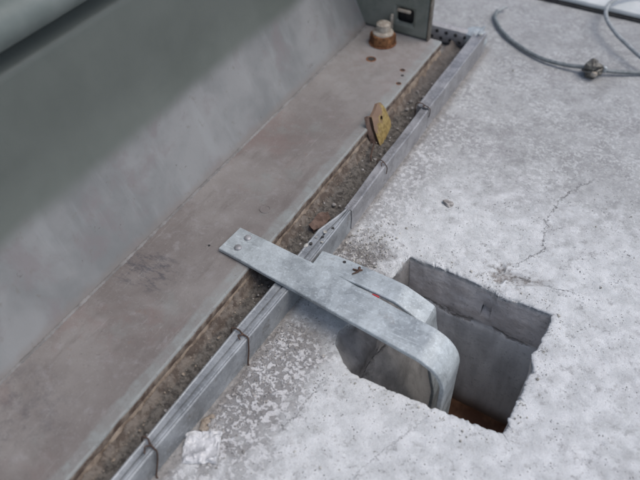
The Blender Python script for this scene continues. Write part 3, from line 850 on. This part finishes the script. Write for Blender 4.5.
# ------------------------------------------------------------------ STRAPS
def strap_mesh(line, wid, th, sideways, skew=None):
    """line: centre path (Vectors) of the top face, wid: function(t)->half widths vector"""
    pass
def bent_bar(path, edgesL, edgesR, th):
    """path: list of (x, z) for the top face; far/near edges y as function of arclength fraction"""
    bm = bmesh.new(); P = [Vector((x, 0, z)) for x, z in path]; rings = []
    S = [0]
    for a, b in zip(P[:-1], P[1:]): S.append(S[-1] + (b - a).length)
    for i, p in enumerate(P):
        d = (P[min(i + 1, len(P) - 1)] - P[max(i - 1, 0)]).normalized()
        nrm = Vector((-d.z, 0, d.x)); nrm = nrm if i == 0 or True else nrm
        s = S[i]; yf = interp(edgesL, s); yn = interp(edgesR, s)
        q = p - nrm * th
        c = .9
        rings.append([Vector((p.x, yf - c, p.z)) , Vector((p.x - nrm.x * c, yf, p.z - nrm.z * c)), Vector((q.x + nrm.x * c, yf, q.z + nrm.z * c)), Vector((q.x, yf - c, q.z)),
                      Vector((q.x, yn + c, q.z)), Vector((q.x + nrm.x * c, yn, q.z + nrm.z * c)), Vector((p.x - nrm.x * c, yn, p.z - nrm.z * c)), Vector((p.x, yn + c, p.z))])
    extrude_rings(bm, rings); return bm

def arc(cx, cz, r, a0, a1, n): return [(cx + r * math.cos(math.radians(a0 + (a1 - a0) * q / n)), cz + r * math.sin(math.radians(a0 + (a1 - a0) * q / n))) for q in range(n + 1)]
s1 = empty('bent_strap', (-0.05, -0.15, 0.04)); tag(s1, 'long galvanised strap riveted to the flange and curving down into the pit', 'strap')
path = [(-214 + 12 * k, 45.0) for k in range(24)]
path = [(x, z + .5 * fbm(x * .02, 0, 0, 2)) for x, z in path]
path += arc(82, 3, 42, 88, 2, 18) + [(124, z) for z in range(-8, -262, -16)]
bm = bent_bar(path, [(0, -105.5), (145, -117), (245, -131), (310, -138), (380, -140), (600, -136)], [(0, -153), (195, -176), (275, -186), (310, -190), (380, -190), (600, -186)], 6)
for v in bm.verts:       # clipped corner and skewed end
    if v.co.x < -205 and v.co.y < -130: v.co.x -= 3
part('strap_bar', bm, M['strap'], s1, sharp=25)
for (rx, ry) in ((-193.5, -118.5), (-195, -140)):
    bm = bmesh.new(); z = 45
    extrude_rings(bm, [circ(rx, ry, 5.2, z - .2, 20), circ(rx, ry, 5.0, z + 1.6, 20), circ(rx, ry, 3.8, z + 2.9, 20), circ(rx, ry, 1.6, z + 3.4, 20)]); part('rivet', bm, M['galv'], s1)
s2 = empty('short_bracket', (0.0, -0.1, 0.04)); tag(s2, 'short galvanised bracket beside the strap, folded down into the pit at a sharp angle', 'bracket')
path = [(-96, 41), (-84, 41.5), (-70, 43), (-50, 43.5), (-20, 44), (10, 44.5), (24, 44.3), (30, 43.4), (34, 41.8), (50, 36), (66, 29), (68.6, 27.2), (70.3, 24), (72, 16)] + [(74 + 16 * (-z / 70) if z > -100 else 97, z) for z in range(0, -262, -20)]
bm = bent_bar(path, [(0, -86), (60, -87), (125, -91), (175, -91), (230, -91), (500, -92)], [(0, -118), (60, -119), (125, -124), (175, -127), (230, -127), (500, -126)], 5)
part('bracket_bar', bm, M['strap'], s2, sharp=20)
bm = bmesh.new(); extrude_rings(bm, [circ(-60, -93, 2.2, 42, 14), circ(-60, -93, 2.2, 43.9, 14)]); part('punched_hole', bm, M['dark'], s2)
bm = bmesh.new(); box(bm, (-4, -126.2, 40.2), (6, -124.2, 44.6)); part('paint_dab', bm, M['red'], s2, bevel=.5)
bm = bmesh.new()
tube(bm, [(-38, -93, 44.5), (-36, -100, 45.2), (-41, -108, 44.8)], 1.5, 8, 5, rfun=lambda t: 1.2 - t * .7); tube(bm, [(-33, -95, 44.2), (-37, -99, 45), (-44, -100, 44.6)], 1.3, 7, 5)
part('rust_scab', bm, M['wire'], s2)

# ------------------------------------------------------------------ plastic wrapper
bm = bmesh.new(); g = 26
cs = [Vector((-113, -377, 0)), Vector((-76, -356, 0)), Vector((-58, -392, 0)), Vector((-92, -411, 0))]
grid = []
for a in range(g + 1):
    row = []
    for b in range(g + 1):
        u, v = a / g, b / g
        p = cs[0] * (1 - u) * (1 - v) + cs[1] * u * (1 - v) + cs[2] * u * v + cs[3] * (1 - u) * v
        e = min(u, 1 - u, v, 1 - v)
        cell = noise.cell(Vector((u * 5, v * 5, 1)))
        z = 1.2 + min(e * 26, 1) * (3.6 * abs(fbm(p.x * .07, p.y * .07, 2, 3)) + 1.0) + 2.2 * abs(noise.noise(Vector((p.x * .2, p.y * .16, 7))))
        p += Vector((1.6 * noise.noise(Vector((u * 6, v * 6, 0))), 1.6 * noise.noise(Vector((u * 6, v * 6, 9))), 0))
        row.append(bm.verts.new((p.x, p.y, z)))
    grid.append(row)
for a in range(g):
    for b in range(g): bm.faces.new((grid[a][b], grid[a + 1][b], grid[a + 1][b + 1], grid[a][b + 1]))
t = solo('plastic_wrapper', bm, M['foil'], (-85, -384, 0), sharp=24); tag(t, 'small square crumpled clear plastic wrapper lying beside the channel', 'wrapper')

# ------------------------------------------------------------------ CABLES top right
cb = empty('cable', (0.0, 0.6, 0)); tag(cb, 'dark grey cable curving over the concrete, ending in a knotted clamp', 'cable')
bm = bmesh.new(); tube(bm, [(-131, 716, 8), (-127, 690, 7), (-104, 654, 6), (-75, 625, 6), (-46, 605, 6), (-15, 589, 6), (12, 580, 7), (45, 577, 9), (73, 578, 12), (92, 579, 15)], 3.9, 14, 8)
part('cable_sheath', bm, M['cable'], cb)
bm = bmesh.new(); tube(bm, [(-131, 716, 8), (-126, 728, 9), (-120, 738, 9)], 3, 10, 4); part('cable_tip', bm, M['cable2'], cb)
kn = empty('cable_clamp', (0.1, 0.58, 0)); tag(kn, 'tarnished metal clamp with twisted wire joining the cables', 'clamp')
bm = bmesh.new(); lump(bm, (98, 580, 14), 15, 4, .95, 3, .6); part('clamp_body', bm, M['clamp'], kn, sharp=50)
bm = bmesh.new()
for q in range(5):
    a0 = q * 1.1; pts = []
    for s in range(9):
        a = a0 + s * .75; pts.append((98 + 17 * math.cos(a) * math.cos(q * .6), 578 + 15 * math.sin(a), 16 + 13 * math.cos(a + q) * math.sin(q * .9 + .4)))
    tube(bm, pts, 2.3, 8, 5)
part('twisted_wire', bm, M['clamp'], kn)
bm = bmesh.new(); extrude_rings(bm, [hexring(104, 564, 7, 8, .1), hexring(104, 564, 7, 19, .1)]); part('clamp_nut', bm, M['bolt'], kn, bevel=.8)
bm = bmesh.new(); box(bm, (112, 584, 6), (122, 593, 20)); part('clamp_jaw', bm, M['strap'], kn, bevel=2)
cb = empty('cable', (0.25, 0.62, 0)); tag(cb, 'short grey cable running from the clamp to the right edge', 'cable')
bm = bmesh.new(); tube(bm, [(116, 588, 12), (140, 600, 9), (176, 621, 7), (230, 655, 6), (330, 700, 6), (420, 770, 6)], 3.8, 14, 8); part('cable_sheath', bm, M['cable'], cb)
cb = empty('cable', (0.1, 0.75, 0)); tag(cb, 'pale grey cable looping up over the white board at the top right corner', 'cable')
bm = bmesh.new(); tube(bm, [(300, 590, 8), (240, 605, 14), (185, 632, 22), (140, 668, 26), (104, 706, 28), (76, 752, 30), (68, 800, 32), (84, 848, 34), (118, 884, 34), (170, 905, 34), (240, 910, 32), (320, 880, 28)], 4.1, 14, 8)
part('cable_sheath', bm, M['cable2'], cb)

bd = empty('board', (0.2, 0.93, 0)); tag(bd, 'white flat board with dark front edge lying on the concrete at the top right', 'board')
bm = bmesh.new(); box(bm, (-130, 822, 6), (900, 1040, 18)); part('panel', bm, M['board'], bd, bevel=1.5)
bm = bmesh.new(); box(bm, (-130, 818.5, 0), (900, 1036, 5.8)); part('dark_layer', bm, M['dark'], bd, bevel=1)  # dark layer under the panel, showing as its front edge
# two small dark scraps near the top
for (x, y, l) in ((-160, 800, 'small dark scrap on the concrete beyond the channel corner'),):
    bm = bmesh.new(); lump(bm, (x, y, 3), 8, 2, .4, 2); lump(bm, (x + 16, y + 8, 2), 5, 5, .4, 2)
    t = solo('scrap', bm, M['dark'], (x, y, 0)); tag(t, l, 'scrap')

# ------------------------------------------------------------------ LIGHT
SE, SA = math.radians(64), math.radians(75)      # azimuth measured from +Y toward +X
wd = bpy.data.worlds.new('World'); bpy.context.scene.world = wd; wd.use_nodes = True
nt = wd.node_tree; bg = nt.nodes['Background']
sk = nt.nodes.new('ShaderNodeTexSky'); sk.sky_type = 'NISHITA'; sk.sun_disc = False
sk.sun_elevation = SE; sk.sun_rotation = SA; sk.air_density = 1.0; sk.dust_density = 4.0; sk.ozone_density = 1.0
nt.links.new(sk.outputs[0], bg.inputs[0]); bg.inputs[1].default_value = 0.15
sd = bpy.data.lights.new('sun', 'SUN'); so = bpy.data.objects.new('sun', sd); col.objects.link(so)
sd.energy = 1.05; sd.angle = math.radians(45); sd.color = (0.97, 0.995, 1.0)
dirs = Vector((math.sin(SA) * math.cos(SE), math.cos(SA) * math.cos(SE), math.sin(SE)))
so.rotation_euler = dirs.to_track_quat('Z', 'Y').to_euler(); so.location = dirs * 5

sc = bpy.context.scene
sc.view_settings.view_transform = 'Standard'; sc.view_settings.look = 'None'; sc.view_settings.exposure = 0; sc.view_settings.gamma = 1
sc.render.engine = 'CYCLES'
sc.cycles.use_denoising = True
sc.cycles.max_bounces = 8; sc.cycles.diffuse_bounces = 6
